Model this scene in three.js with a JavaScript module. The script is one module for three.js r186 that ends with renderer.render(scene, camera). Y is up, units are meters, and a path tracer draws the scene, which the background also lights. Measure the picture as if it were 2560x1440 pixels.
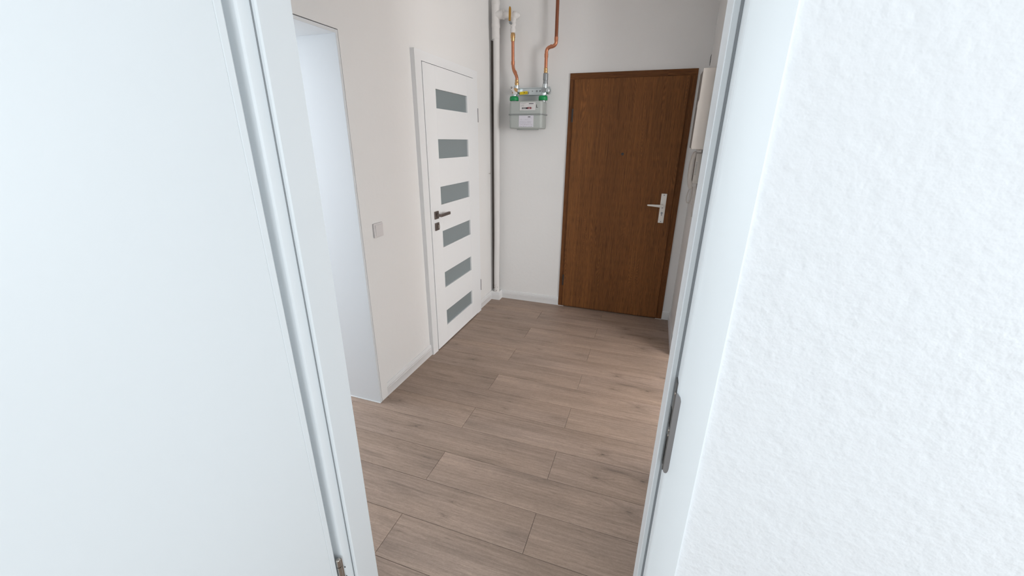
import * as THREE from 'three';
import { RoundedBoxGeometry } from 'three/addons/geometries/RoundedBoxGeometry.js';
import { mergeGeometries, toCreasedNormals } from 'three/addons/utils/BufferGeometryUtils.js';
import { RectAreaLightUniformsLib } from 'three/addons/lights/RectAreaLightUniformsLib.js';

// ---------------------------------------------------------------- camera, sky, daylight, exposure
const scene = new THREE.Scene();
const camera = new THREE.PerspectiveCamera(71.31, 2560 / 1440, 0.02, 60);
camera.position.set(0, 1.53, 0);
camera.rotation.set(-0.35278, 0.32895, 0.01032, 'YXZ');
scene.add(camera);

const renderer = new THREE.WebGLRenderer({ antialias: true });
renderer.toneMapping = THREE.LinearToneMapping;
renderer.toneMappingExposure = 1.0;
renderer.shadowMap.enabled = true;

scene.background = new THREE.Color().setRGB(0.72, 0.86, 1.0);
RectAreaLightUniformsLib.init();
function daylight(x, y, z, w, h, tx, ty, tz, color, intensity) {      // daylight entering through a window, the size of its glass
  const l = new THREE.RectAreaLight(new THREE.Color().setRGB(...color), intensity, w, h);
  l.position.set(x, y, z); l.lookAt(tx, ty, tz); scene.add(l);
  return l;
}
daylight(2.34, 1.60, 0.85, 1.7, 1.5, 0, 1.60, 0.85, [0.86, 0.95, 1.0], 6.1);       // window in the front room, to the right of the camera
daylight(0.1, 1.62, 3.14, 1.9, 1.5, 0.1, 1.62, 0, [0.86, 0.95, 1.0], 4.0);         // window behind the camera
daylight(-3.94, 1.55, -1.25, 0.9, 1.4, 0, 1.55, -1.25, [0.88, 0.94, 1.0], 12.3);   // window of the room to the left
daylight(5.34, 1.55, -1.75, 1.7, 1.5, 0, 1.55, -1.75, [1.0, 0.99, 0.97], 3.0);    // window of the room to the right
daylight(3.9, 1.65, -0.83, 2.6, 1.7, 3.9, 1.65, -3, [1.0, 0.995, 0.985], 13.6);  // added unseen side window, placed and sized to light the hallway

// ---------------------------------------------------------------- helpers
const names = {}, bases = new WeakMap();
const numbered = (n) => { const k = names[n] = (names[n] ?? -1) + 1; return k ? n + '_' + String(k).padStart(3, '0') : n; };
function thing(name, label, category, base = [0, 0, 0], kind, group) {
  const g = new THREE.Group();
  g.name = numbered(name); g.position.set(...base); scene.add(g); bases.set(g, base);
  g.userData = { label, category };
  if (kind) g.userData.kind = kind;
  if (group) g.userData.group = group;
  return g;
}
function part(name, geos, mat, parent, label) {                       // geometries in world places, joined into one mesh under its thing
  let g = Array.isArray(geos) ? (geos.length > 1 ? mergeGeometries(geos.map(plain)) : geos[0]) : geos;
  const b = bases.get(parent) ?? [0, 0, 0];
  g = g.clone(); g.translate(-b[0], -b[1], -b[2]);
  const m = new THREE.Mesh(g, mat);
  m.name = numbered(name); m.castShadow = m.receiveShadow = true; bases.set(m, b); parent.add(m);
  if (label) m.userData.label = label;
  return m;
}
function struct(name, geos, mat, label) {
  const m = part(name, geos, mat, scene); m.userData = { label, category: name.split('_')[0], kind: 'structure' };
  return m;
}
const plain = (g) => { const n = g.index ? g.toNonIndexed() : g; for (const k of Object.keys(n.attributes)) if (!['position', 'normal', 'uv'].includes(k)) n.deleteAttribute(k); return n; };
function uvm(geo) {                                                   // texture coordinates in metres, by the way each face looks
  const g = plain(geo), p = g.attributes.position, n = g.attributes.normal, uv = new Float32Array(p.count * 2);
  for (let i = 0; i < p.count; i += 3) {
    let ax = 0, ay = 0, az = 0;
    for (let k = 0; k < 3; k++) { ax += Math.abs(n.getX(i + k)); ay += Math.abs(n.getY(i + k)); az += Math.abs(n.getZ(i + k)); }
    for (let k = i; k < i + 3; k++) {
      const X = p.getX(k), Y = p.getY(k), Z = p.getZ(k);
      const [u, v] = ay > ax && ay > az ? [X, Z] : ax > az ? [Z, Y] : [X, Y];
      uv[2 * k] = u; uv[2 * k + 1] = v;
    }
  }
  g.setAttribute('uv', new THREE.BufferAttribute(uv, 2));
  return g;
}
function box(x0, x1, y0, y1, z0, z1, r = 0) {
  const w = x1 - x0, h = y1 - y0, d = z1 - z0;
  const g = r ? new RoundedBoxGeometry(w, h, d, 2, Math.min(r, w / 2.05, h / 2.05, d / 2.05)) : new THREE.BoxGeometry(w, h, d);
  g.translate((x0 + x1) / 2, (y0 + y1) / 2, (z0 + z1) / 2);
  return uvm(g);
}
const shape = (pts) => new THREE.Shape(pts.map(([a, b]) => new THREE.Vector2(a, b)));
const hole = (u0, u1, v0, v1) => new THREE.Path([[u0, v0], [u0, v1], [u1, v1], [u1, v0]].map(([a, b]) => new THREE.Vector2(a, b)));
const ext = (s, depth, o = {}) => new THREE.ExtrudeGeometry(s, { depth, bevelEnabled: false, curveSegments: 8, ...o });
const crease = (g, a = 0.6) => uvm(toCreasedNormals(plain(g), a));
const alongY = (pts, y0, y1, o) => crease(ext(shape(pts.map(([x, z]) => [x, -z])), y1 - y0, o).rotateX(-Math.PI / 2).translate(0, y0, 0));   // plan (x, z)
const alongX = (pts, x0, x1, o) => crease(ext(shape(pts.map(([z, y]) => [-z, y])), x1 - x0, o).rotateY(Math.PI / 2).translate(x0, 0, 0));   // profile (z, y)
const alongZ = (pts, z0, z1, o) => crease(ext(shape(pts), z1 - z0, o).translate(0, 0, z0));                                                 // profile (x, y)
function outline(u0, u1, v0, v1, holes) {                              // a wall's outline: doorways are notches in its foot, windows are holes
  const pts = [[u0, v0]];
  for (const [a, b, , d] of holes.filter((h) => h[2] <= v0).sort((p, q) => p[0] - q[0])) pts.push([a, v0], [a, d], [b, d], [b, v0]);
  const s = shape([...pts, [u1, v0], [u1, v1], [u0, v1]]);
  for (const h of holes) if (h[2] > v0) s.holes.push(hole(...h));
  return s;
}
function wallZ(x0, x1, y0, y1, z0, z1, holes = []) {                   // wall that faces along z
  return uvm(ext(outline(x0, x1, y0, y1, holes), z1 - z0).translate(0, 0, z0));
}
function wallX(z0, z1, y0, y1, x0, x1, holes = []) {                   // wall that faces along x
  return uvm(ext(outline(-z1, -z0, y0, y1, holes.map(([a, b, c, d]) => [-b, -a, c, d])), x1 - x0).rotateY(Math.PI / 2).translate(x0, 0, 0));
}
const V = (a) => new THREE.Vector3(...a);
function cyl(a, b, r0, r1 = r0, seg = 20) {
  const A = V(a), B = V(b), d = B.clone().sub(A), g = new THREE.CylinderGeometry(r1, r0, d.length(), seg);
  g.translate(0, d.length() / 2, 0);
  g.applyQuaternion(new THREE.Quaternion().setFromUnitVectors(new THREE.Vector3(0, 1, 0), d.normalize()));
  return g.translate(...a);
}
function ball(c, r, sx = 1, sy = 1, sz = 1) { return new THREE.SphereGeometry(r, 20, 14).scale(sx, sy, sz).translate(...c); }
function pipe(pts, r, bend, seg = 18) {                                // straight runs with rounded bends
  const P = pts.map(V), c = new THREE.CurvePath(); let last = P[0].clone();
  for (let i = 1; i < P.length - 1; i++) {
    const a = P[i].clone().add(P[i - 1].clone().sub(P[i]).setLength(Math.min(bend, P[i].distanceTo(P[i - 1]) * 0.48)));
    const b = P[i].clone().add(P[i + 1].clone().sub(P[i]).setLength(Math.min(bend, P[i].distanceTo(P[i + 1]) * 0.48)));
    c.add(new THREE.LineCurve3(last, a)); c.add(new THREE.QuadraticBezierCurve3(a, P[i].clone(), b)); last = b;
  }
  c.add(new THREE.LineCurve3(last, P[P.length - 1].clone()));
  return new THREE.TubeGeometry(c, 40 * P.length, r, seg, false);
}
function spin(profile, c, seg = 24) { return new THREE.LatheGeometry(profile.map(([r, y]) => new THREE.Vector2(r, y)), seg).translate(...c); }

// ---------------------------------------------------------------- noise and textures
let seed = 7;
const rnd = () => { seed = (seed * 1664525 + 1013904223) >>> 0; return seed / 4294967296; };
const hash = (x, y, s) => { let h = (x * 374761393 + y * 668265263 + s * 974711) | 0; h = Math.imul(h ^ (h >>> 13), 1274126177); return ((h ^ (h >>> 16)) >>> 0) / 4294967296; };
function noise(x, y, s = 0) {
  const X = Math.floor(x), Y = Math.floor(y), fx = x - X, fy = y - Y, u = fx * fx * (3 - 2 * fx), v = fy * fy * (3 - 2 * fy);
  const a = hash(X, Y, s), b = hash(X + 1, Y, s), c = hash(X, Y + 1, s), d = hash(X + 1, Y + 1, s);
  return (a + (b - a) * u + (c - a) * v + (a - b - c + d) * u * v) * 2 - 1;
}
const fbm = (x, y, s = 0, o = 4) => { let t = 0, a = 0.5; for (let i = 0; i < o; i++) { t += a * noise(x, y, s + i * 17); x *= 2.03; y *= 2.03; a *= 0.5; } return t; };
function dataTexture(w, h, f, srgb = true, rx = 1, ry = 1) {
  const d = new Uint8Array(w * h * 4);
  for (let j = 0, k = 0; j < h; j++) for (let i = 0; i < w; i++, k += 4) {
    const c = f(i / w, j / h);
    d[k] = Math.max(0, Math.min(255, c[0])); d[k + 1] = Math.max(0, Math.min(255, c[1])); d[k + 2] = Math.max(0, Math.min(255, c[2])); d[k + 3] = 255;
  }
  const t = new THREE.DataTexture(d, w, h);
  t.wrapS = t.wrapT = THREE.RepeatWrapping; t.magFilter = THREE.LinearFilter; t.minFilter = THREE.LinearMipmapLinearFilter; t.generateMipmaps = true;
  if (srgb) t.colorSpace = THREE.SRGBColorSpace;
  t.repeat.set(rx, ry); t.needsUpdate = true;
  return t;
}
const PW = 0.1963, PL = 1.285;                                        // a floor board
function plankTexture(s) {
  const knots = [];
  for (let i = 0; i < 2; i++) knots.push([(0.06 + 0.88 * hash(i, s, 3)) * PL, (0.15 + 0.7 * hash(i, s, 5)) * PW, 0.004 + 0.011 * hash(i, s, 9) ** 2, 0.35 + 0.65 * hash(i, s, 10)]);
  const cx = PW * (0.2 + 0.6 * hash(1, s, 11)), lean = 0.4 + 1.4 * hash(2, s, 11);
  return dataTexture(1400, 214, (uu, vv) => {
    const x = uu * PL, y = vv * PW;
    let yy = y + 0.010 * fbm(x * 2.4, y * 6, s) + 0.0035 * fbm(x * 10, y * 34, s + 40), kd = 0;
    for (const [kx, ky, kr, ka] of knots) {
      const dx = (x - kx) / 2.4, dy = y - ky, r = Math.hypot(dx, dy);
      yy += Math.sign(dy || 1) * kr * 1.6 * Math.exp(-((r / (kr * 2.6)) ** 2));
      kd += ka * (0.8 * Math.exp(-((r / (kr * 0.42)) ** 2)) + 0.36 * Math.exp(-((r / (kr * 2.2)) ** 2)) * (1 + 0.5 * noise(x * 160, y * 260, s + 50)));
    }
    const arch = Math.abs(yy - cx) * 150 - x * lean;
    const rings = Math.sin(arch * 2.4 + 3.5 * fbm(x * 1.8, yy * 20, s + 8));
    const fibre = noise(x * 20, yy * 560, s + 1) * 0.5 + noise(x * 48, yy * 900, s + 2) * 0.5;
    const silk = noise(x * 210 + y * 60, y * 330, s + 13);
    const streak = fbm(x * 2.2, yy * 46, s + 3, 3);
    const blot = fbm(x * 2.0, y * 7, s + 4, 3);
    let t = 1 + 0.022 * rings + 0.085 * fibre + 0.03 * silk + 0.085 * streak + 0.10 * blot;
    const pore = noise(x * 30, yy * 420, s + 6); if (pore > 0.55) t -= (pore - 0.55) * 0.22;
    const dark = fbm(x * 3.2, yy * 30, s + 61, 3); if (dark > 0.3) t -= (dark - 0.3) * 0.35;
    t *= 1 - Math.min(0.42, kd * 0.4);
    const warm = fbm(x * 1.3, y * 7, s + 12, 2);
    return [164 * t, (142.5 - 1.5 * warm) * t, (127.5 - 4 * warm) * t];
  });
}
const doorGrain = dataTexture(1100, 2000, (u, v) => {                  // one metre wide, 2.1 metres high
  const x = u, y = v * 2.1;
  const w = x + 0.010 * fbm(x * 7, y * 1.2, 3) + 0.003 * fbm(x * 22, y * 5, 5);
  const cell = Math.abs(fbm(w * 13, y * 0.9, 9, 2));                    // cathedral figure between calmer bands
  const arch = Math.sin((cell * 120 + y * 2.4) * 1.6), calm = 0.25 + 0.6 * Math.max(0, 1 - cell * 4);
  const fib = noise(x * 520, y * 20, 1) * 0.45 + noise(x * 330, y * 40, 2) * 0.35 + noise(x * 200, y * 5, 7) * 0.2;
  const band = fbm(w * 20, y * 0.4, 21, 3);
  const pore = noise(w * 470, y * 14, 31), vein = noise(w * 300, y * 2.0, 37);
  let t = 1 + 0.07 * arch * calm + 0.12 * fib + 0.10 * band; if (pore > 0.3) t -= (pore - 0.3) * 0.34;
  const gold = Math.max(0, vein - 0.2) * 0.35 + 0.07 * arch * calm;
  return [121 * t + 50 * gold, 77.5 * t + 40 * gold, 42 * t + 17 * gold];
});
doorGrain.repeat.set(1, 1 / 2.1);
const bumpTex = (w, f, rep) => dataTexture(w, w, (u, v) => { const b = 128 + 127 * f(u, v); return [b, b, b]; }, false, rep, rep);
const tile = (f) => (u, v) => { const a = u, b = v; return (f(u, v) * (1 - a) + f(u - 1, v) * a) * (1 - b) + (f(u, v - 1) * (1 - a) + f(u - 1, v - 1) * a) * b; };
const roughBump = bumpTex(1024, tile((u, v) => 1.1 * fbm(u * 22, v * 22, 5, 5) + 0.55 * fbm(u * 70, v * 70, 9, 3)), 1.6);
const softBump = bumpTex(512, tile((u, v) => fbm(u * 5, v * 5, 15, 3) + 0.25 * fbm(u * 60, v * 60, 19, 3)), 0.8);
function canvasTexture(w, h, draw) {
  const c = document.createElement('canvas'); c.width = w; c.height = h; draw(c.getContext('2d'), w, h);
  const t = new THREE.CanvasTexture(c); t.colorSpace = THREE.SRGBColorSpace; return t;
}

// ---------------------------------------------------------------- materials
const M = (r, g, b, o = {}) => new THREE.MeshStandardMaterial({ color: new THREE.Color().setRGB(r, g, b), roughness: 0.6, ...o });
const plaster = M(0.87, 0.862, 0.852, { roughness: 0.92, bumpMap: softBump, bumpScale: 0.004 });
const roughPlaster = M(0.82, 0.825, 0.84, { roughness: 0.95, bumpMap: roughBump, bumpScale: 0.0034 });
const ceilingPaint = M(0.87, 0.86, 0.85, { roughness: 0.95 });
const subfloorMat = M(0.3, 0.22, 0.17, { roughness: 0.8 });
const lacquer = M(0.80, 0.83, 0.85, { roughness: 0.38 });
const trimWhite = M(0.82, 0.82, 0.82, { roughness: 0.45 });
const doorWhite = M(0.88, 0.89, 0.90, { roughness: 0.42 });
const plasticWhite = M(0.76, 0.735, 0.73, { roughness: 0.4 });
const frosted = new THREE.MeshPhysicalMaterial({ color: new THREE.Color().setRGB(0.235, 0.275, 0.285), roughness: 0.32, ior: 1.5 });
const walnut = new THREE.MeshPhysicalMaterial({ map: doorGrain, roughness: 0.62, specularIntensity: 0.45, bumpMap: doorGrain, bumpScale: 0.0006 });
const walnutFrame = new THREE.MeshPhysicalMaterial({ color: new THREE.Color().setRGB(0.8, 0.76, 0.74), map: doorGrain, roughness: 0.62, specularIntensity: 0.45 });
const darkGap = M(0.02, 0.018, 0.016, { roughness: 0.9 });
const rubber = M(0.27, 0.28, 0.29, { roughness: 0.8 });
const bronze = M(0.20, 0.165, 0.15, { roughness: 0.35, metalness: 0.75 });
const nickel = M(0.50, 0.46, 0.42, { roughness: 0.3, metalness: 1 });
const steel = M(0.36, 0.37, 0.39, { roughness: 0.45, metalness: 0.85 });
const copper = M(0.56, 0.235, 0.135, { roughness: 0.36, metalness: 0.85 });
const agedCopper = M(0.27, 0.10, 0.055, { roughness: 0.45, metalness: 0.75 });
const brass = M(0.60, 0.37, 0.17, { roughness: 0.33, metalness: 0.85 });
const zinc = M(0.62, 0.68, 0.70, { roughness: 0.32, metalness: 0.8 });
const darkZinc = M(0.34, 0.36, 0.37, { roughness: 0.5, metalness: 0.7 });
const ochre = M(0.44, 0.215, 0.02, { roughness: 0.5 });
const green = M(0.005, 0.30, 0.085, { roughness: 0.45 });
const meterGrey = M(0.46, 0.49, 0.47, { roughness: 0.5 });
const seamGrey = M(0.30, 0.32, 0.32, { roughness: 0.4, metalness: 0.3 });
const pipePaint = M(0.80, 0.78, 0.765, { roughness: 0.6 });
const ivory = M(0.64, 0.60, 0.555, { roughness: 0.45 });
const cream = M(0.90, 0.88, 0.83, { roughness: 0.4 });
const darkBrown = M(0.19, 0.165, 0.15, { roughness: 0.95 });
const greyHousing = M(0.27, 0.25, 0.235, { roughness: 0.6 });
const paleGrey = M(0.60, 0.62, 0.63, { roughness: 0.7 });
const shadedSteel = M(0.14, 0.135, 0.13, { roughness: 0.5, metalness: 0.2 });
const chipped = M(0.36, 0.32, 0.31, { roughness: 0.9 });
const clearGlass = new THREE.MeshPhysicalMaterial({ color: 0xffffff, transmission: 1, thickness: 0, roughness: 0.02, ior: 1.5 });
const iron = M(0.05, 0.045, 0.045, { roughness: 0.5, metalness: 0.5 });

// ---------------------------------------------------------------- the shell
const TOP = 2.9, ZE = -3.643, XL = -1.446, XR = 0.283;
struct('ceiling', box(-4.1, 5.5, TOP, TOP + 0.15, -3.8, 3.35), ceilingPaint, 'white ceiling over the hallway and the rooms beside it');
const wallEnd = struct('wall_end', wallZ(-4.1, 5.5, 0, TOP, -3.8, ZE, [[-0.75, 0.205, 0, 2.041]]), plaster, 'white painted end wall around the brown entrance door');
const wallLeft = struct('wall_left', wallX(ZE, -0.757, 0, TOP, -1.786, XL, [[-3.19, -2.40, 0, 1.99], [-1.73, -0.85, 0, 2.0]]), plaster, 'white painted hallway wall with the glazed door and light switch');
const wallRight = struct('wall_right', box(XR, 0.40, 0, TOP, ZE, -2.95), plaster, 'white hallway wall carrying the fuse box and the entry phone');
struct('wall_right_near', box(XR, 0.40, 0, TOP, -1.75, -0.757), plaster, 'short white hallway wall behind the right door frame');
struct('wall_front', wallZ(-4.1, 5.5, 0, TOP, -0.757, -0.660, [[-0.79, 0.118, 0, 2.02], [2.6, 5.2, 0.8, 2.5]]), roughPlaster, 'rough white plaster wall beside the open doorway in front');
struct('wall_partition', box(-4.0, -1.786, 0, TOP, -2.0, -1.9), plaster, 'white wall between the glazed door room and the room on the left');
struct('wall_left_outer', wallX(-3.643, -0.757, 0, TOP, -4.1, -4.0, [[-1.7, -0.8, 0.85, 2.25]]), plaster, 'outer wall of the room on the left, with its window');
struct('wall_right_outer', wallX(-3.643, -0.757, 0, TOP, 5.4, 5.5, [[-2.6, -0.9, 0.8, 2.3]]), plaster, 'outer wall of the room on the right, with its window');
struct('wall_back', wallZ(-2.5, 2.5, 0, TOP, 3.2, 3.35, [[-0.85, 1.05, 0.87, 2.37]]), plaster, 'wall with a window at the back of the front room');
struct('wall_back_left', box(-2.5, -2.4, 0, TOP, -0.66, 3.2), plaster, 'left wall of the front room');
struct('wall_back_right', wallX(-0.66, 3.2, 0, TOP, 2.4, 2.52, [[0, 1.7, 0.85, 2.35]]), plaster, 'right wall of the front room, with its window');

function windowX(n, z0, z1, y0, y1, x0, x1, label) {
  const g = thing('window_' + n, label, 'window', [x0, y0, (z0 + z1) / 2], 'structure');
  part('window_frame', wallX(z0, z1, y0, y1, x0, x1, [[z0 + 0.05, z1 - 0.05, y0 + 0.05, y1 - 0.05]]), trimWhite, g);
  part('pane', box((x0 + x1) / 2 - 0.002, (x0 + x1) / 2 + 0.002, y0 + 0.045, y1 - 0.045, z0 + 0.045, z1 - 0.045), clearGlass, g);
}
windowX(1, 0, 1.7, 0.85, 2.35, 2.42, 2.48, 'white framed window in the right wall of the front room');
function windowZ(n, x0, x1, y0, y1, z0, z1, label) {
  const g = thing('window_' + n, label, 'window', [(x0 + x1) / 2, y0, z0], 'structure');
  part('window_frame', wallZ(x0, x1, y0, y1, z0, z1, [[x0 + 0.05, x1 - 0.05, y0 + 0.05, y1 - 0.05]]), trimWhite, g);
  part('pane', box(x0 + 0.045, x1 - 0.045, y0 + 0.045, y1 - 0.045, (z0 + z1) / 2 - 0.002, (z0 + z1) / 2 + 0.002), clearGlass, g);
}
windowZ(4, -0.85, 1.05, 0.87, 2.37, 3.24, 3.3, 'white framed window at the back of the front room');
windowZ(5, 2.6, 5.2, 0.8, 2.5, -0.74, -0.68, 'added white framed side window that lights the hallway from the right room');  // unseen window added for its light on the end wall
windowX(2, -1.7, -0.8, 0.85, 2.25, -4.08, -4.02, 'white framed window of the room on the left');
windowX(3, -2.6, -0.9, 0.8, 2.3, 5.42, 5.48, 'white framed window of the room on the right');

// floor of separate boards, every second row with its joints at the same place
const floor = thing('floor', 'greyish brown oak laminate floor laid in staggered boards', 'floor', [0, 0, 0], 'structure');
part('subfloor', box(-4.1, 5.5, -0.16, -0.0125, -3.8, 3.35), subfloorMat, floor);
const plankMats = [];
for (let i = 0; i < 8; i++) {
  const map = plankTexture(101 + i * 13);
  plankMats.push(new THREE.MeshStandardMaterial({ map, roughness: 0.52, color: new THREE.Color().setScalar(0.95 + 0.08 * hash(i, 4, 2)), bumpMap: map, bumpScale: 0.0004 }));
}
function plankGeometry(x0, x1, z0, z1, u0, v0) {
  const c = 0.0007, b = -0.012, pos = [], uv = [];
  const q = (...p) => { for (const i of [0, 1, 2, 0, 2, 3]) { pos.push(...p[i]); uv.push((p[i][0] - u0) / PL, (p[i][2] - v0) / PW); } };
  const T = [[x0 + c, 0, z1 - c], [x1 - c, 0, z1 - c], [x1 - c, 0, z0 + c], [x0 + c, 0, z0 + c]];
  const E = [[x0, -c, z1], [x1, -c, z1], [x1, -c, z0], [x0, -c, z0]], B = E.map(([x, , z]) => [x, b, z]);
  q(...T);
  for (let i = 0; i < 4; i++) { const j = (i + 1) % 4; q(E[i], E[j], T[j], T[i]); q(B[i], B[j], E[j], E[i]); }
  const g = new THREE.BufferGeometry();
  g.setAttribute('position', new THREE.Float32BufferAttribute(pos, 3)); g.setAttribute('uv', new THREE.Float32BufferAttribute(uv, 2)); g.computeVertexNormals();
  return g;
}
let tone = 0;
for (let k = -5; k <= 12; k++) {
  const z1 = -1.276 - PW * k, z0 = Math.max(z1 - PW, -3.642);
  if (z1 - z0 < 0.004) continue;
  const first = (((k % 2) + 2) % 2 === 0 ? -0.862 : -0.313) - 2 * PL;
  for (let j = 0; j < 5; j++) {
    const s = first + j * PL, x0 = Math.max(s, -2.3), x1 = Math.min(s + PL, 1.4);
    if (x1 - x0 < 0.03) continue;
    part('plank', plankGeometry(x0 + 0.0007, x1 - 0.0007, z0 + 0.0007, z1 - 0.0007, s, z1 - PW), plankMats[(tone = (tone * 5 + 3 + (j & 1)) % 8)], floor);
  }
}

// skirting: a plain board with two ribs along its top
const SK = (o) => [[0, 0], [0.014, 0], [0.014, 0.052], [0.0115, 0.055], [0.0135, 0.058], [0.0135, 0.064], [0.010, 0.067], [0.0115, 0.070], [0.0105, 0.077], [0.006, 0.083], [0, 0.084]].map(([d, y]) => [d, y]);
const skX = (x0, x1, z, s) => alongX(SK().map(([d, y]) => [z + s * d, y]), x0, x1);
const skZ = (z0, z1, x, s) => alongZ(SK().map(([d, y]) => [x + s * d, y]), z0, z1);
struct('baseboard_end', [skX(-1.36, -0.757, ZE, 1), skX(0.212, XR, ZE, 1)], trimWhite, 'white skirting with ribbed top along the end wall');
struct('baseboard_left', [skZ(-2.340, -1.785, XL, 1), skZ(-3.555, -3.252, XL, 1)], trimWhite, 'white skirting with ribbed top along the left hallway wall');
function skirtAround(path) {                                           // the same profile carried round mitred corners, its face to the left of the way
  const pos = [], n = path.length, P = SK(), ring = path.map(([x, z], i) => {
    const dir = (a, b) => { const dx = b[0] - a[0], dz = b[1] - a[1], l = Math.hypot(dx, dz); return [-dz / l, dx / l]; };
    const a = dir(path[Math.max(i - 1, 0)], path[Math.max(i, 1)]), b = dir(path[Math.min(i, n - 2)], path[Math.min(i + 1, n - 1)]);
    const k = 1 + a[0] * b[0] + a[1] * b[1], m = [(a[0] + b[0]) / k, (a[1] + b[1]) / k];
    return P.map(([d, y]) => [x + m[0] * d, y, z + m[1] * d]);
  });
  for (let i = 0; i < n - 1; i++) for (let j = 0; j < P.length - 1; j++) {
    const [A, B, C, D] = [ring[i][j], ring[i + 1][j], ring[i + 1][j + 1], ring[i][j + 1]];
    pos.push(...A, ...C, ...B, ...A, ...D, ...C);
  }
  const g = new THREE.BufferGeometry();
  g.setAttribute('position', new THREE.Float32BufferAttribute(pos, 3)); g.computeVertexNormals();
  return uvm(g);
}
struct('baseboard_corner', [skirtAround([[XL + 0.001, -3.564], [-1.360, -3.564], [-1.360, ZE]]), box(XL, -1.358, 0.079, 0.0838, ZE, -3.561)], trimWhite, 'short boxed skirting around the foot of the white riser pipe');
struct('baseboard_right', [skZ(-3.643, -2.955, XR, -1)], trimWhite, 'white skirting under the entry phone on the right hallway wall');

// lined opening in the left wall
{
  const g = thing('trim_1', 'white lined doorless opening in the left wall with flat casing', 'doorway', [XL, 0, -1.7], 'structure');
  part('lining', [box(-1.80, -1.4295, 0, 1.988, -1.722, -1.707, 0.002), box(-1.80, -1.4295, 1.973, 1.988, -1.7068, -0.8652, 0.002), box(-1.80, -1.4295, 0, 1.988, -0.865, -0.85, 0.002)], lacquer, g);
  part('sealant', [box(-1.80, -1.431, 0, 0.0035, -1.7068, -1.7025)], trimWhite, g);
  part('casing', [box(XL, -1.432, 0, 2.044, -1.785, -1.7262)], plaster, g);
  part('casing', [box(XL, -1.432, 1.992, 2.044, -1.7262, -0.85)], plaster, g);
}
// end wall and left wall details
part('plaster_gap', [ball([XR - 0.0005, 2.097, ZE + 0.0005], 0.0045, 0.8, 8.5, 0.9)], darkGap, wallRight);
part('dark_strip', [box(XL, -1.385, 0.084, 2.318, ZE, ZE + 0.002), box(XL, XL + 0.002, 0.084, 2.318, ZE, ZE + 0.022)], darkBrown, wallEnd, 'dark brown strip behind the riser pipe');  // dark brown strip filling the corner behind the pipe
part('nail', [cyl([XL, 1.24, -3.543], [XL + 0.012, 1.242, -3.543], 0.002), ball([XL + 0.012, 1.242, -3.543], 0.0045)], nickel, wallLeft);

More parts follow.
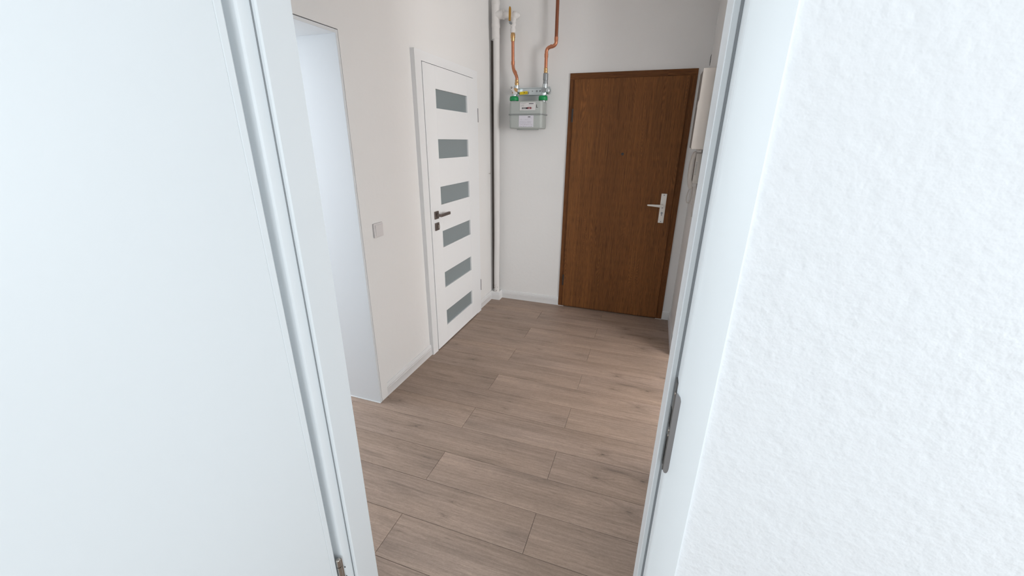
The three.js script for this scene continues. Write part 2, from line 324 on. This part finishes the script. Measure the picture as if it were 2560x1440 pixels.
// ---------------------------------------------------------------- doorway in front: lining, gasket, hinge, strike plate and the open leaf
{
  const g = thing('door_1', 'open white door leaf in front, with its white frame, hinge and steel strike plate', 'door', [-0.75, 0, -0.65], 'structure');
  const arc = (cx, cz, r, a0, a1, n = 5) => Array.from({ length: n + 1 }, (_, i) => { const a = a0 + (a1 - a0) * i / n; return [cx + r * Math.cos(a), cz + r * Math.sin(a)]; });
  const H = 1.985, q = Math.PI / 2;
  const jamb = (s, xs, xr, xo, r) => {                                  // s: which way the opening lies; stop face xs, rebate xr, casing edge xo
    const m = (p) => p.map(([d, z]) => [s * d, z]);
    const pts = m([[xs, -0.764], [xs, -0.681], [xs + 0.003, -0.678], [xr, -0.678], ...arc(xr + r, -0.648 - r, r, 2 * q, q).map(([x, z]) => [x, z]), [xo - 0.003, -0.648], [xo, -0.651], [xo, -0.660], [xr + 0.035, -0.660], [xr + 0.035, -0.757], [xo, -0.757], [xo, -0.764]]);
    return s > 0 ? pts : pts.reverse();
  };
  part('jamb', [alongY(jamb(-1, 0.741, 0.7535, 0.812, 0.008), 0, H)], lacquer, g);
  part('jamb', [alongY(jamb(1, 0.0695, 0.0815, 0.1397, 0.008), 0, H)], lacquer, g);
  const head = [[-0.764, H], [-0.678, H], [-0.678, H + 0.0125], [-0.648, H + 0.0125], [-0.648, H + 0.07], [-0.660, H + 0.07], [-0.660, H + 0.034], [-0.757, H + 0.034], [-0.757, H + 0.07], [-0.764, H + 0.07]];
  part('head', [alongX(head, -0.812, 0.1397)], lacquer, g);
  part('gasket', [box(-0.7535, -0.7508, 0, H, -0.6785, -0.6762)], rubber, g);
  part('gasket', [box(0.0783, 0.0815, 0, H, -0.6785, -0.6755)], rubber, g);
  part('step_strip', [box(0.0705, 0.0778, 0, H, -0.6785, -0.6762, 0.001)], paleGrey, g, 'pale grey strip on the stop step');  // pale grey strip covering the step beside the gasket
  // strike plate: one leg in the rebate, the other wrapped round the casing edge
  const sp = part('strike_plate', [alongZ([[0.0803, 0.955], [0.0822, 0.9515], [0.0845, 0.9505], [0.087, 0.952], [0.0885, 0.956], [0.0893, 0.962], [0.0893, 1.110], [0.0875, 1.117], [0.0803, 1.126]], -0.6490, -0.6455)], steel, g);
  part('rebate_leg', [box(0.0790, 0.0812, 0.948, 1.139, -0.677, -0.656), alongY([[0.0792, -0.6562], [0.0800, -0.6525], [0.0830, -0.6480], [0.0850, -0.6460], [0.0850, -0.6500], [0.0840, -0.6500], [0.0818, -0.6540], [0.0813, -0.6562]], 0.957, 1.118)], shadedSteel, sp);  // same steel plate, shade of its sideways leg put into the colour
  for (const [y0, y1] of [[0.962, 1.022], [1.046, 1.083]]) part('strike_slot', [box(0.0783, 0.0792, y0, y1, -0.668, -0.656)], darkGap, sp);
  for (const y of [1.029, 1.040, 1.118]) part('screw', [cyl([0.0800, y, -0.655], [0.0782, y, -0.655], 0.003, 0.0025, 10)], nickel, sp);
  // leaf swung into the front room
  const a = 101 * Math.PI / 180, ca = Math.cos(a), sa = Math.sin(a);
  const L = (pts, y0, y1) => alongY(pts.map(([u, w]) => [-0.7625 + u * ca - w * sa, -0.628 + u * sa + w * ca]), y0, y1);   // u along the leaf, w through it
  part('leaf', [L([[0.0025, 0], [0.014, 0], [0.0155, 0.0012], [0.017, 0], [0.82, 0], [0.82, 0.040], [0, 0.040], [0, 0.0025]], 0.008, 1.99)], lacquer, g);
  const hg = part('hinge', [cyl([-0.7575, 0.20, -0.6335], [-0.7575, 0.318, -0.6335], 0.0062), cyl([-0.7575, 0.321, -0.6335], [-0.7575, 0.345, -0.6335], 0.0066), ball([-0.7575, 0.346, -0.6335], 0.0066, 1, 0.5, 1), box(-0.7625, -0.7575, 0.2, 0.335, -0.648, -0.6335, 0.001)], nickel, g);
  for (const y of [0.222, 0.262, 0.302]) part('screw', [cyl([-0.7505, y, -0.6475], [-0.7505, y, -0.6455], 0.0022, 0.002, 10)], iron, hg);
}

// ---------------------------------------------------------------- brown entrance door
{
  const g = thing('door_2', 'brown wood-grain entrance door with a pale lever handle and a peephole', 'door', [-0.272, 0, ZE], 'structure');
  const zf = ZE + 0.012;
  part('jamb', [box(-0.755, -0.702, 0, 1.995, ZE - 0.10, zf, 0.0012)], walnutFrame, g);
  part('jamb', [box(0.158, 0.211, 0, 1.995, ZE - 0.10, zf, 0.0012)], walnutFrame, g);
  const headGeo = box(-0.755, 0.211, 1.9951, 2.046, ZE - 0.10, zf, 0.0012), hu = headGeo.attributes.uv;
  for (let i = 0; i < hu.count; i++) hu.setXY(i, hu.getY(i), hu.getX(i));
  part('head', [headGeo], walnutFrame, g);
  part('stop', [box(-0.7015, -0.69, 0, 1.995, ZE - 0.10, ZE - 0.035), box(0.146, 0.1575, 0, 1.995, ZE - 0.10, ZE - 0.035), box(-0.69, 0.146, 1.98, 1.995, ZE - 0.10, ZE - 0.035)], walnutFrame, g);
  const leaf = part('leaf', [box(-0.7, 0.1555, 0.008, 1.9925, ZE - 0.033, ZE + 0.006, 0.004), box(-0.714, 0.1635, 0.012, 2.0, zf + 0.0005, zf + 0.015, 0.004)], walnut, g);
  part('threshold', [box(-0.7, 0.157, 0, 0.006, ZE - 0.1, ZE + 0.006, 0.002)], walnutFrame, g);
  const z1 = zf + 0.015;
  part('peephole', [new THREE.TorusGeometry(0.0085, 0.0028, 8, 20).translate(-0.278, 1.431, z1), cyl([-0.278, 1.431, z1 - 0.004], [-0.278, 1.431, z1 + 0.001], 0.0075)], iron, leaf);
  const plate = part('handle_plate', [box(0.0685, 0.1125, 0.884, 1.127, z1, z1 + 0.007, 0.003)], cream, g, 'cream handle plate with lock cylinder');
  const z2 = z1 + 0.007;
  part('lever', [cyl([0.086, 1.03, z2 - 0.002], [0.086, 1.03, z2 + 0.008], 0.014), cyl([0.086, 1.03, z2], [0.086, 1.03, z2 + 0.04], 0.0085), ball([0.086, 1.03, z2 + 0.042], 0.0095), alongZ([[0.090, 1.022], [0.095, 1.03], [0.090, 1.038], [0.06, 1.0385], [0.01, 1.038], [-0.028, 1.036], [-0.032, 1.033], [-0.028, 1.029], [0.01, 1.026], [0.06, 1.022]], z2 + 0.036, z2 + 0.048, { bevelEnabled: true, bevelSize: 0.002, bevelThickness: 0.003, bevelSegments: 2 })], cream, plate);
  part('cylinder', [cyl([0.0895, 0.968, z2 - 0.003], [0.0895, 0.968, z2 + 0.003], 0.0085), box(0.0855, 0.0935, 0.945, 0.966, z2 - 0.003, z2 + 0.0025, 0.002)], steel, plate);
  part('keyhole', [box(0.0887, 0.0903, 0.961, 0.973, z2 + 0.002, z2 + 0.0033)], darkGap, plate);
  part('button', [cyl([0.0895, 1.012, z2 - 0.002], [0.0895, 1.012, z2 + 0.002], 0.0055)], darkZinc, plate);
  for (const y of [1.115, 0.896]) part('screw', [cyl([0.0905, y, z2 - 0.002], [0.0905, y, z2 + 0.0015], 0.0052, 0.0045, 14)], darkZinc, plate);
  for (const [y0, y1] of [[1.676, 1.78], [0.221, 0.327]]) part('hinge', [cyl([-0.7165, y0, z1 - 0.001], [-0.7165, (y0 + y1) / 2 - 0.001, z1 - 0.001], 0.0058), cyl([-0.7155, (y0 + y1) / 2 + 0.001, z1 - 0.001], [-0.7155, y1, z1 - 0.001], 0.0058), box(-0.724, -0.7165, y0 + 0.004, y1 - 0.004, zf - 0.002, z1 - 0.002)], iron, g);
  for (const [x0, x1] of [[-0.757, -0.702], [0.157, 0.212]]) part('sealant', [box(x0, x1, 0, 0.0035, zf, zf + 0.006, 0.001)], trimWhite, g);
  part('strike_cover', [alongZ([[0.166, 0.905], [0.174, 0.925], [0.176, 0.94], [0.176, 1.08], [0.174, 1.095], [0.166, 1.11]], zf - 0.001, zf + 0.004)], walnut, g);
}

// ---------------------------------------------------------------- white door with six frosted panes
{
  const g = thing('door_3', 'white interior door with six frosted glass strips and a dark square lever handle', 'door', [XL, 0, -2.79], 'structure');
  part('casing', [box(XL - 0.002, -1.4175, 0, 2.031, -2.413, -2.340)], doorWhite, g);
  part('casing', [box(XL - 0.002, -1.4175, 0, 2.031, -3.249, -3.172)], doorWhite, g);
  part('casing', [box(XL - 0.002, -1.4175, 1.976, 2.031, -3.172, -2.413)], doorWhite, g);
  part('lining', [box(-1.786, -1.447, 0, 1.985, -2.418, -2.40), box(-1.786, -1.447, 0, 1.985, -3.19, -3.172), box(-1.786, -1.447, 1.972, 1.99, -3.172, -2.418)], doorWhite, g);
  const leaf = new THREE.Group(); leaf.name = numbered('leaf'); g.add(leaf); bases.set(leaf, bases.get(g));
  const x0 = -1.460, x1 = -1.4135, zl = -2.4165, zr = -3.169, gz0 = -3.046, gz1 = -2.567;
  part('stile', [box(x0, x1, 0.008, 1.972, gz1 + 0.0005, zl, 0.0015)], doorWhite, leaf);
  part('stile', [box(x0, x1, 0.008, 1.972, zr, gz0 - 0.0005, 0.0015)], doorWhite, leaf);
  const panes = [[0.152, 0.276], [0.466, 0.588], [0.781, 0.9035], [1.0935, 1.2175], [1.4065, 1.531], [1.7225, 1.838]];
  const ys = [0.008, ...panes.flat(), 1.972];
  for (let i = 0; i < 7; i++) part('rail', [box(x0, x1 - 0.0003, ys[2 * i], ys[2 * i + 1], gz0, gz1, 0.0012)], doorWhite, leaf);
  for (const [y0, y1] of panes) part('pane', [box(x1 - 0.018, x1 - 0.012, y0 - 0.003, y1 + 0.003, gz0 - 0.003, gz1 + 0.003)], frosted, leaf, 'frosted grey glass strip');
  const ros = part('rosette', [box(x1, x1 + 0.009, 1.007, 1.060, -2.5085, -2.4565, 0.0015)], bronze, g, 'dark bronze square rosette');
  part('lever', [box(x1 + 0.008, x1 + 0.038, 1.0245, 1.0425, -2.4915, -2.4745, 0.0015), box(x1 + 0.034, x1 + 0.049, 1.0235, 1.0435, -2.608, -2.473, 0.0015)], bronze, ros);
  const lock = part('lock_rosette', [box(x1, x1 + 0.009, 0.927, 0.980, -2.5085, -2.4565, 0.0015)], bronze, g, 'dark bronze square lock rosette');
  part('thumb_turn', [box(x1 + 0.008, x1 + 0.022, 0.942, 0.966, -2.490, -2.476, 0.002)], nickel, lock);
  for (const [y0, y1] of [[1.664, 1.768], [0.206, 0.311]]) part('hinge', [cyl([x1 - 0.006, y0, -3.2535], [x1 - 0.006, y1, -3.2535], 0.0042), box(XL, x1 - 0.008, y0 + 0.01, y1 - 0.01, -3.2525, -3.2495)], iron, g);
}

// ---------------------------------------------------------------- light switch
{
  const g = thing('light_switch', 'square white rocker light switch on the hallway wall beside the opening', 'light switch', [XL, 1.048, -1.872]);
  part('cover_plate', [box(XL, XL + 0.011, 1.008, 1.088, -1.912, -1.832, 0.004)], plasticWhite, g);
  const rk = box(-0.006, 0.006, -0.0325, 0.0325, -0.0325, 0.0325, 0.0015).rotateZ(-0.05).translate(XL + 0.0085, 1.0465, -1.8735);
  part('rocker', [rk], plasticWhite, g);
}

// ---------------------------------------------------------------- gas riser, valve, pipes, meter
{
  const g = thing('riser_pipe', 'white painted vertical riser pipe in the far corner with a side branch', 'pipe', [-1.372, 0, -3.575]);
  const zr = -3.575;
  part('lower_pipe', [pipe([[-1.386, 0.083, -3.580], [-1.386, 0.30, -3.578], [-1.379, 0.62, zr], [-1.379, 2.325, zr]], 0.0262, 0.12, 24)], pipePaint, g);
  const ux = -1.384;
  part('upper_pipe', [cyl([ux, 2.312, zr], [ux, TOP, zr], 0.0305, 0.0305, 28), spin([[0.0262, 0], [0.031, 0.003], [0.032, 0.008], [0.032, 0.034], [0.0305, 0.038]], [ux, 2.312, zr]), spin([[0.0305, 0], [0.0345, 0.006], [0.0345, 0.028], [0.0305, 0.036]], [ux, 2.392, zr]), spin([[0.0305, 0], [0.0345, 0.006], [0.0345, 0.028], [0.0305, 0.036]], [ux, 2.548, zr]), cyl([ux, 2.40, zr], [ux, 2.57, zr], 0.033, 0.033, 28)], pipePaint, g);
  part('branch', [cyl([-1.376, 2.482, zr], [-1.325, 2.482, zr], 0.034, 0.031), cyl([-1.325, 2.482, zr], [-1.316, 2.482, zr], 0.034), cyl([-1.32, 2.480, zr], [-1.2525, 2.475, zr - 0.004], 0.024)], pipePaint, g);
  for (const [a, y, r, k] of [[0.1, 0.10, 0.0042, 1.2], [0.7, 0.128, 0.003, 1.8], [1.2, 0.118, 0.0034, 0.9], [0.4, 0.146, 0.0026, 1.4], [0.9, 0.15, 0.003, 0.7], [-0.3, 0.134, 0.0028, 1.5], [0.2, 0.165, 0.0024, 1]])
    part('paint_chip', ball([-1.386 - 0.0258 * Math.sin(a - 0.35), y, -3.578 + 0.0258 * Math.cos(a - 0.35)], r, k, 1, 0.35), chipped, g);
}
{
  const g = thing('gas_valve', 'white painted gas shut-off valve with an ochre yellow lever', 'valve', [-1.231, 2.38, -3.56]);
  const z = -3.562;
  part('valve_body', [spin([[0.013, 0], [0.0225, 0.002], [0.0225, 0.03], [0.018, 0.034], [0.019, 0.052], [0.024, 0.07], [0.02, 0.085]], [-1.231, 2.345, z], 8), ball([-1.231, 2.405, z], 0.024)], pipePaint, g);
  const ze = -3.579;
  part('elbow', [ball([-1.2205, 2.470, ze], 0.030), cyl([-1.2505, 2.473, ze], [-1.236, 2.472, ze], 0.031), ball([-1.203, 2.470, ze - 0.006], 0.022), cyl([-1.229, 2.470, ze + 0.004], [-1.231, 2.41, ze + 0.014], 0.0215, 0.0215)], pipePaint, g);
  part('stem', [cyl([-1.236, 2.408, z + 0.018], [-1.240, 2.408, z + 0.046], 0.009), cyl([-1.240, 2.408, z + 0.04], [-1.240, 2.408, z + 0.054], 0.007, 0.007, 6), box(-1.249, -1.235, 2.402, 2.44, z + 0.042, z + 0.0455, 0.001)], darkZinc, g);
  part('lever', [alongZ([[-1.2495, 2.422], [-1.2365, 2.422], [-1.2345, 2.47], [-1.2345, 2.50], [-1.237, 2.512], [-1.2415, 2.517], [-1.246, 2.512], [-1.2485, 2.50]], z + 0.042, z + 0.049, { bevelEnabled: true, bevelSize: 0.0015, bevelThickness: 0.0015, bevelSegments: 2 })], ochre, g);
  part('union_nut', [spin([[0.0145, 0], [0.0165, 0.002], [0.0165, 0.02], [0.0185, 0.023], [0.0195, 0.027], [0.0195, 0.048], [0.0165, 0.054], [0.0165, 0.06], [0.012, 0.062]], [-1.2305, 2.286, z], 8)], brass, g);
}
{
  const g = thing('copper_pipe', 'short copper gas pipe with an offset bend from the yellow-levered valve to the meter', 'pipe', [-1.23, 2.0, -3.562]);
  part('tube', [pipe([[-1.2305, 2.30, -3.562], [-1.227, 2.085, -3.562], [-1.191, 2.030, -3.560], [-1.191, 1.99, -3.560]], 0.0128, 0.045)], copper, g);
  for (const [a, b] of [[[-1.228, 2.118, -3.562], [-1.2277, 2.142, -3.562]], [[-1.213, 2.069, -3.561], [-1.204, 2.052, -3.561]]]) part('collar', cyl(a, b, 0.0148), copper, g);
  part('press_fitting', [spin([[0.0128, 0], [0.0155, 0.002], [0.0155, 0.018], [0.0175, 0.022], [0.0175, 0.028], [0.0150, 0.032], [0.0150, 0.046], [0.0165, 0.05], [0.0128, 0.053]], [-1.191, 1.953, -3.56])], brass, g);
}
{
  const g = thing('copper_pipe', 'long copper gas pipe running down from the ceiling with an S-bend above the meter', 'pipe', [-0.87, 2.05, -3.562]);
  part('tube', [pipe([[-0.8705, TOP, -3.562], [-0.8685, 2.28, -3.562]], 0.0132, 0.05)], agedCopper, g, 'darkened upper copper tube');
  part('elbow', [pipe([[-0.8685, 2.294, -3.562], [-0.8685, 2.236, -3.562], [-0.944, 2.226, -3.562], [-0.945, 2.165, -3.562]], 0.0134, 0.042)], copper, g);
  part('tube', [pipe([[-0.945, 2.175, -3.562], [-0.945, 2.07, -3.562]], 0.0130, 0.05)], copper, g);
  for (const [a, b] of [[[-0.8685, 2.272, -3.562], [-0.8685, 2.296, -3.562]], [[-0.911, 2.2325, -3.562], [-0.902, 2.2335, -3.562]], [[-0.945, 2.158, -3.562], [-0.945, 2.184, -3.562]]]) part('collar', cyl(a, b, 0.0152), copper, g);
  part('press_fitting', [spin([[0.013, 0], [0.0155, 0.002], [0.0155, 0.014], [0.0145, 0.017], [0.0145, 0.03], [0.0160, 0.034], [0.0130, 0.038]], [-0.945, 2.046, -3.562])], brass, g);
  part('reducer', [spin([[0.0165, 0], [0.0195, 0.002], [0.0195, 0.024], [0.0175, 0.027], [0.019, 0.031], [0.0205, 0.036], [0.0205, 0.078], [0.0185, 0.084], [0.013, 0.086]], [-0.944, 1.960, -3.562], 10)], darkZinc, g, 'grey malleable iron socket');
}
{
  const g = thing('meter_bracket', 'galvanized steel connection bar with valve and yellow tag above the gas meter', 'bracket', [-1.075, 1.917, ZE]);
  const za = -3.560;
  const bar = part('bar', [alongX([[ZE, 1.945], [ZE, 1.889], [-3.578, 1.889], [-3.578, 1.895], [-3.583, 1.897], [-3.583, 1.937], [-3.578, 1.939], [-3.578, 1.945]], -1.21, -0.945)], zinc, g);
  for (const [x, r] of [[-1.060, 0.004], [-1.021, 0.0065], [-0.994, 0.0065]]) part('bar_hole', [cyl([x, 1.917, -3.5835], [x, 1.917, -3.5825], r * 0.75), new THREE.TorusGeometry(r, 0.0012, 6, 18).translate(x, 1.917, -3.5828)], darkZinc, bar);
  // inlet ball valve at the left
  part('inlet_valve', [cyl([-1.193, 1.955, za], [-1.205, 1.895, za], 0.021, 0.0215), ball([-1.203, 1.918, za], 0.0255), cyl([-1.190, 1.94, za], [-1.190, 1.962, za], 0.0185, 0.0185, 8), cyl([-1.185, 1.92, za], [-1.165, 1.92, za - 0.005], 0.021)], zinc, g);
  part('valve_face', [cyl([-1.194, 1.923, za + 0.018], [-1.194, 1.923, za + 0.027], 0.019, 0.0175), cyl([-1.209, 1.893, za + 0.004], [-1.2095, 1.912, za + 0.008], 0.0195, 0.021, 8)], brass, g);
  part('valve_lever', [alongZ([[-1.237, 1.944], [-1.232, 1.951], [-1.223, 1.954], [-1.216, 1.950], [-1.211, 1.938], [-1.198, 1.914], [-1.182, 1.907], [-1.176, 1.902], [-1.176, 1.893], [-1.190, 1.889], [-1.204, 1.893], [-1.212, 1.904], [-1.220, 1.922], [-1.234, 1.934]], za + 0.028, za + 0.033, { bevelEnabled: true, bevelSize: 0.001, bevelThickness: 0.001, bevelSegments: 1 }), cyl([-1.225, 1.942, za + 0.022], [-1.225, 1.942, za + 0.036], 0.0085)], plasticWhite, g);
  part('lever_screw', [new THREE.TorusGeometry(0.006, 0.0014, 6, 16).translate(-1.225, 1.942, za + 0.0365), cyl([-1.222, 1.9395, za + 0.034], [-1.222, 1.9395, za + 0.0372], 0.0028, 0.0028, 8)], iron, g);
  const tag = canvasTexture(256, 84, (c, w, h) => {
    c.fillStyle = '#e6c81e'; c.fillRect(0, 0, w, h); c.fillStyle = '#15140c'; c.fillRect(0, 10, 18, h - 22);
    c.beginPath(); c.moveTo(140, 22); c.lineTo(176, 22); c.lineTo(158, 60); c.fill(); c.lineWidth = 6; c.strokeStyle = '#15140c';
    c.beginPath(); c.moveTo(200, 62); c.lineTo(216, 28); c.lineTo(234, 62); c.closePath(); c.stroke();
  });
  const tagGeo = new THREE.BoxGeometry(0.074, 0.0225, 0.0015).rotateZ(0.05).translate(-1.134, 1.9035, za - 0.005);
  part('tag', [tagGeo], new THREE.MeshStandardMaterial({ map: tag, roughness: 0.5 }), g, 'yellow tag with black marks');
  // outlet elbow and cap at the right
  for (const x of [-1.209, -0.956]) part('socket', [cyl([x, 1.8795, -3.552], [x, 1.90, -3.552], 0.019)], zinc, g);
  part('outlet_elbow', [cyl([-0.945, 1.965, za], [-0.950, 1.885, za], 0.0215, 0.023), ball([-0.947, 1.92, za], 0.026)], zinc, g);
  part('elbow_face', [cyl([-0.951, 1.918, za + 0.017], [-0.951, 1.918, za + 0.026], 0.0225, 0.0205)], darkZinc, g);
  part('end_cap', [cyl([-0.935, 1.917, za], [-0.910, 1.916, za], 0.024, 0.031, 12), ball([-0.910, 1.916, za], 0.031, 0.55, 1, 1)], zinc, g);
}
{
  const g = thing('gas_meter', 'light grey diaphragm gas meter with green nuts and white labels on the end wall', 'gas meter', [-1.078, 1.618, -3.545]);
  const plan = (o, r) => {                                              // rounded outline of the casing seen from above
    const x0 = -1.228 - o, x1 = -0.938 + o, z0 = -3.622 - o, z1 = -3.470 + o, p = [];
    for (const [cx, cz, a] of [[x1 - r, z1 - r, 0], [x0 + r, z1 - r, 1], [x0 + r, z0 + r, 2], [x1 - r, z0 + r, 3]])
      for (let i = 0; i <= 6; i++) { const t = (a + i / 6) * Math.PI / 2; p.push([cx + r * Math.cos(t), cz + r * Math.sin(t)]); }
    return p.reverse();
  };
  const bev = (s) => ({ bevelEnabled: true, bevelSize: s, bevelThickness: s, bevelSegments: 4, bevelOffset: -s });
  part('lower_casing', [alongY(plan(0, 0.024), 1.634, 1.734, bev(0.012)), alongY(plan(-0.05, 0.03), 1.618, 1.63, bev(0.005))], meterGrey, g);
  part('upper_casing', [alongY(plan(0, 0.024), 1.732, 1.822, bev(0.014))], meterGrey, g);
  part('seam', [alongY(plan(0.009, 0.032), 1.7305, 1.735, bev(0.002))], seamGrey, g);
  for (const x of [-1.209, -0.956]) {
    part('socket', [cyl([x, 1.83, -3.548], [x, 1.852, -3.548], 0.026, 0.024)], zinc, g);
    part('union_nut', [spin([[0.0, 0], [0.034, 0], [0.0385, 0.003], [0.0385, 0.02], [0.0375, 0.024], [0.034, 0.0345], [0.02, 0.036]], [x, 1.842, -3.548], 12)], green, g, 'green plastic union nut');
  }
  const rows = (c, x, y, w, n, dy, col, s) => { c.fillStyle = col; for (let i = 0; i < n; i++) { let t = x; while (t < x + w) { const k = 3 + 14 * hash(t | 0, i, s); if (hash(t | 0, i, s + 1) > 0.25) c.fillRect(t, y + i * dy, Math.min(k, x + w - t), 5); t += k + 5; } } };
  const counter = canvasTexture(512, 224, (c, w, h) => {
    c.fillStyle = '#dcdad9'; c.fillRect(0, 0, w, h);
    rows(c, 26, 22, 190, 2, 16, '#555', 2); rows(c, 28, 66, 120, 4, 14, '#8a8a8a', 5);
    c.fillStyle = '#3a3a40'; c.fillRect(300, 24, 150, 18); rows(c, 300, 52, 140, 1, 14, '#555', 8); rows(c, 280, 108, 90, 1, 14, '#777', 6);
    c.fillStyle = '#1c1c1f'; c.fillRect(74, 140, 200, 46); c.fillStyle = '#7d1520'; c.fillRect(256, 134, 128, 54);
    c.fillStyle = '#e8e8e8'; c.font = 'bold 36px monospace'; c.textBaseline = 'middle'; c.fillText('00000', 92, 164); c.fillText('000', 282, 164);
    c.font = '26px sans-serif'; c.fillStyle = '#444'; c.fillText('m³', 402, 162); rows(c, 50, 202, 160, 1, 12, '#666', 9);
  });
  const print = (name, x0, x1, y0, y1, z, tex, label) => part(name, [new RoundedBoxGeometry(x1 - x0, y1 - y0, 0.005, 1, 0.001).translate((x0 + x1) / 2, (y0 + y1) / 2, z)], [0, 1, 2, 3].map(() => plasticWhite).concat([new THREE.MeshStandardMaterial({ map: tex, roughness: 0.4 }), plasticWhite]), g, label);
  print('counter_plate', -1.132, -0.997, 1.763, 1.823, -3.469, counter, 'white counter plate with a row of digits');
  const sticker = canvasTexture(512, 380, (c, w, h) => {
    c.fillStyle = '#dbd9e2'; c.fillRect(0, 0, w, h); c.fillStyle = '#222'; c.fillRect(320, 38, 88, 22);
    rows(c, 300, 84, 170, 1, 16, '#777', 3); rows(c, 40, 126, 340, 2, 20, '#8a8792', 4); rows(c, 30, 190, 430, 5, 17, '#8b8894', 7); rows(c, 40, 284, 440, 3, 16, '#9a8a94', 11);
    rows(c, 22, 352, 450, 1, 12, '#333', 14); rows(c, 22, 356, 450, 1, 12, '#333', 14);
  });
  print('sticker', -1.139, -1.012, 1.635, 1.725, -3.4705, sticker, 'white printed sticker');
  part('flow_mark', [box(-0.989, -0.9855, 1.786, 1.806, -3.4705, -3.4685), box(-0.992, -0.976, 1.7835, 1.7865, -3.4705, -3.4685)], iron, g);
}

// ---------------------------------------------------------------- fuse box and entry phone on the right wall
{
  const g = thing('fuse_box', 'ivory surface-mounted fuse box high on the right wall beside the brown door', 'fuse box', [XR, 1.49, -3.11]);
  part('housing', [box(0.2035, XR, 1.492, 1.95, -3.238, -3.018, 0.002)], greyHousing, g, 'grey side of the housing');
  part('cover', [alongZ([[0.2795, 1.489], [0.2795, 1.953], [0.2045, 1.953], [0.2055, 1.782], [0.2015, 1.766], [0.2005, 1.742], [0.2025, 1.732], [0.2015, 1.50], [0.2045, 1.489]], -3.016, -3.003, { bevelEnabled: true, bevelSize: 0.0033, bevelThickness: 0.003, bevelSegments: 2 })], ivory, g);
  part('cable_gland', [cyl([0.25, 1.478, -3.06], [0.25, 1.49, -3.06], 0.012)], ivory, g);
}
{
  const g = thing('entry_phone', 'white entry phone handset with a coiled cord hanging on the right wall', 'intercom', [XR, 1.23, -3.14]);
  part('base', [box(0.2465, XR, 1.262, 1.463, -3.19, -3.085, 0.008)], ivory, g);
  for (let i = 0; i < 9; i++) part('grille_slot', [box(0.249, 0.26, 1.322 + i * 0.0095, 1.325 + i * 0.0095, -3.0856, -3.0845)], seamGrey, g);
  part('handset', [alongZ([[0.240, 1.468], [0.231, 1.462], [0.224, 1.44], [0.2185, 1.40], [0.2165, 1.36], [0.218, 1.31], [0.2235, 1.265], [0.230, 1.238], [0.238, 1.224], [0.249, 1.228], [0.249, 1.262], [0.2395, 1.282], [0.236, 1.31], [0.236, 1.40], [0.242, 1.43], [0.248, 1.462]], -3.165, -3.118, { bevelEnabled: true, bevelSize: 0.003, bevelThickness: 0.004, bevelSegments: 2 })], ivory, g);
  const coil = [];
  const path = new THREE.CatmullRomCurve3([[0.240, 1.228, -3.14], [0.232, 1.195, -3.14], [0.2275, 1.155, -3.14], [0.234, 1.128, -3.14], [0.246, 1.122, -3.14], [0.255, 1.145, -3.135], [0.257, 1.19, -3.13], [0.256, 1.238, -3.125]].map(V));
  for (let i = 0; i <= 700; i++) {
    const t = i / 700, p = path.getPointAt(t), d = path.getTangentAt(t), n = new THREE.Vector3(0, 0, 1), b = d.clone().cross(n).normalize(), a = t * 2 * Math.PI * 46;
    coil.push(p.add(n.multiplyScalar(0.0032 * Math.cos(a))).add(b.multiplyScalar(0.0032 * Math.sin(a))));
  }
  part('cord', [new THREE.TubeGeometry(new THREE.CatmullRomCurve3(coil), 1400, 0.0011, 5, false)], ivory, g);
  part('wall_cable', [pipe([[0.270, 1.240, -3.12], [0.272, 1.17, -3.12], [0.270, 1.115, -3.12], [0.279, 1.03, -3.12]], 0.0022, 0.03, 8), ball([0.268, 1.122, -3.12], 0.005, 1, 1.4, 1)], ivory, g);
}

renderer.render(scene, camera);
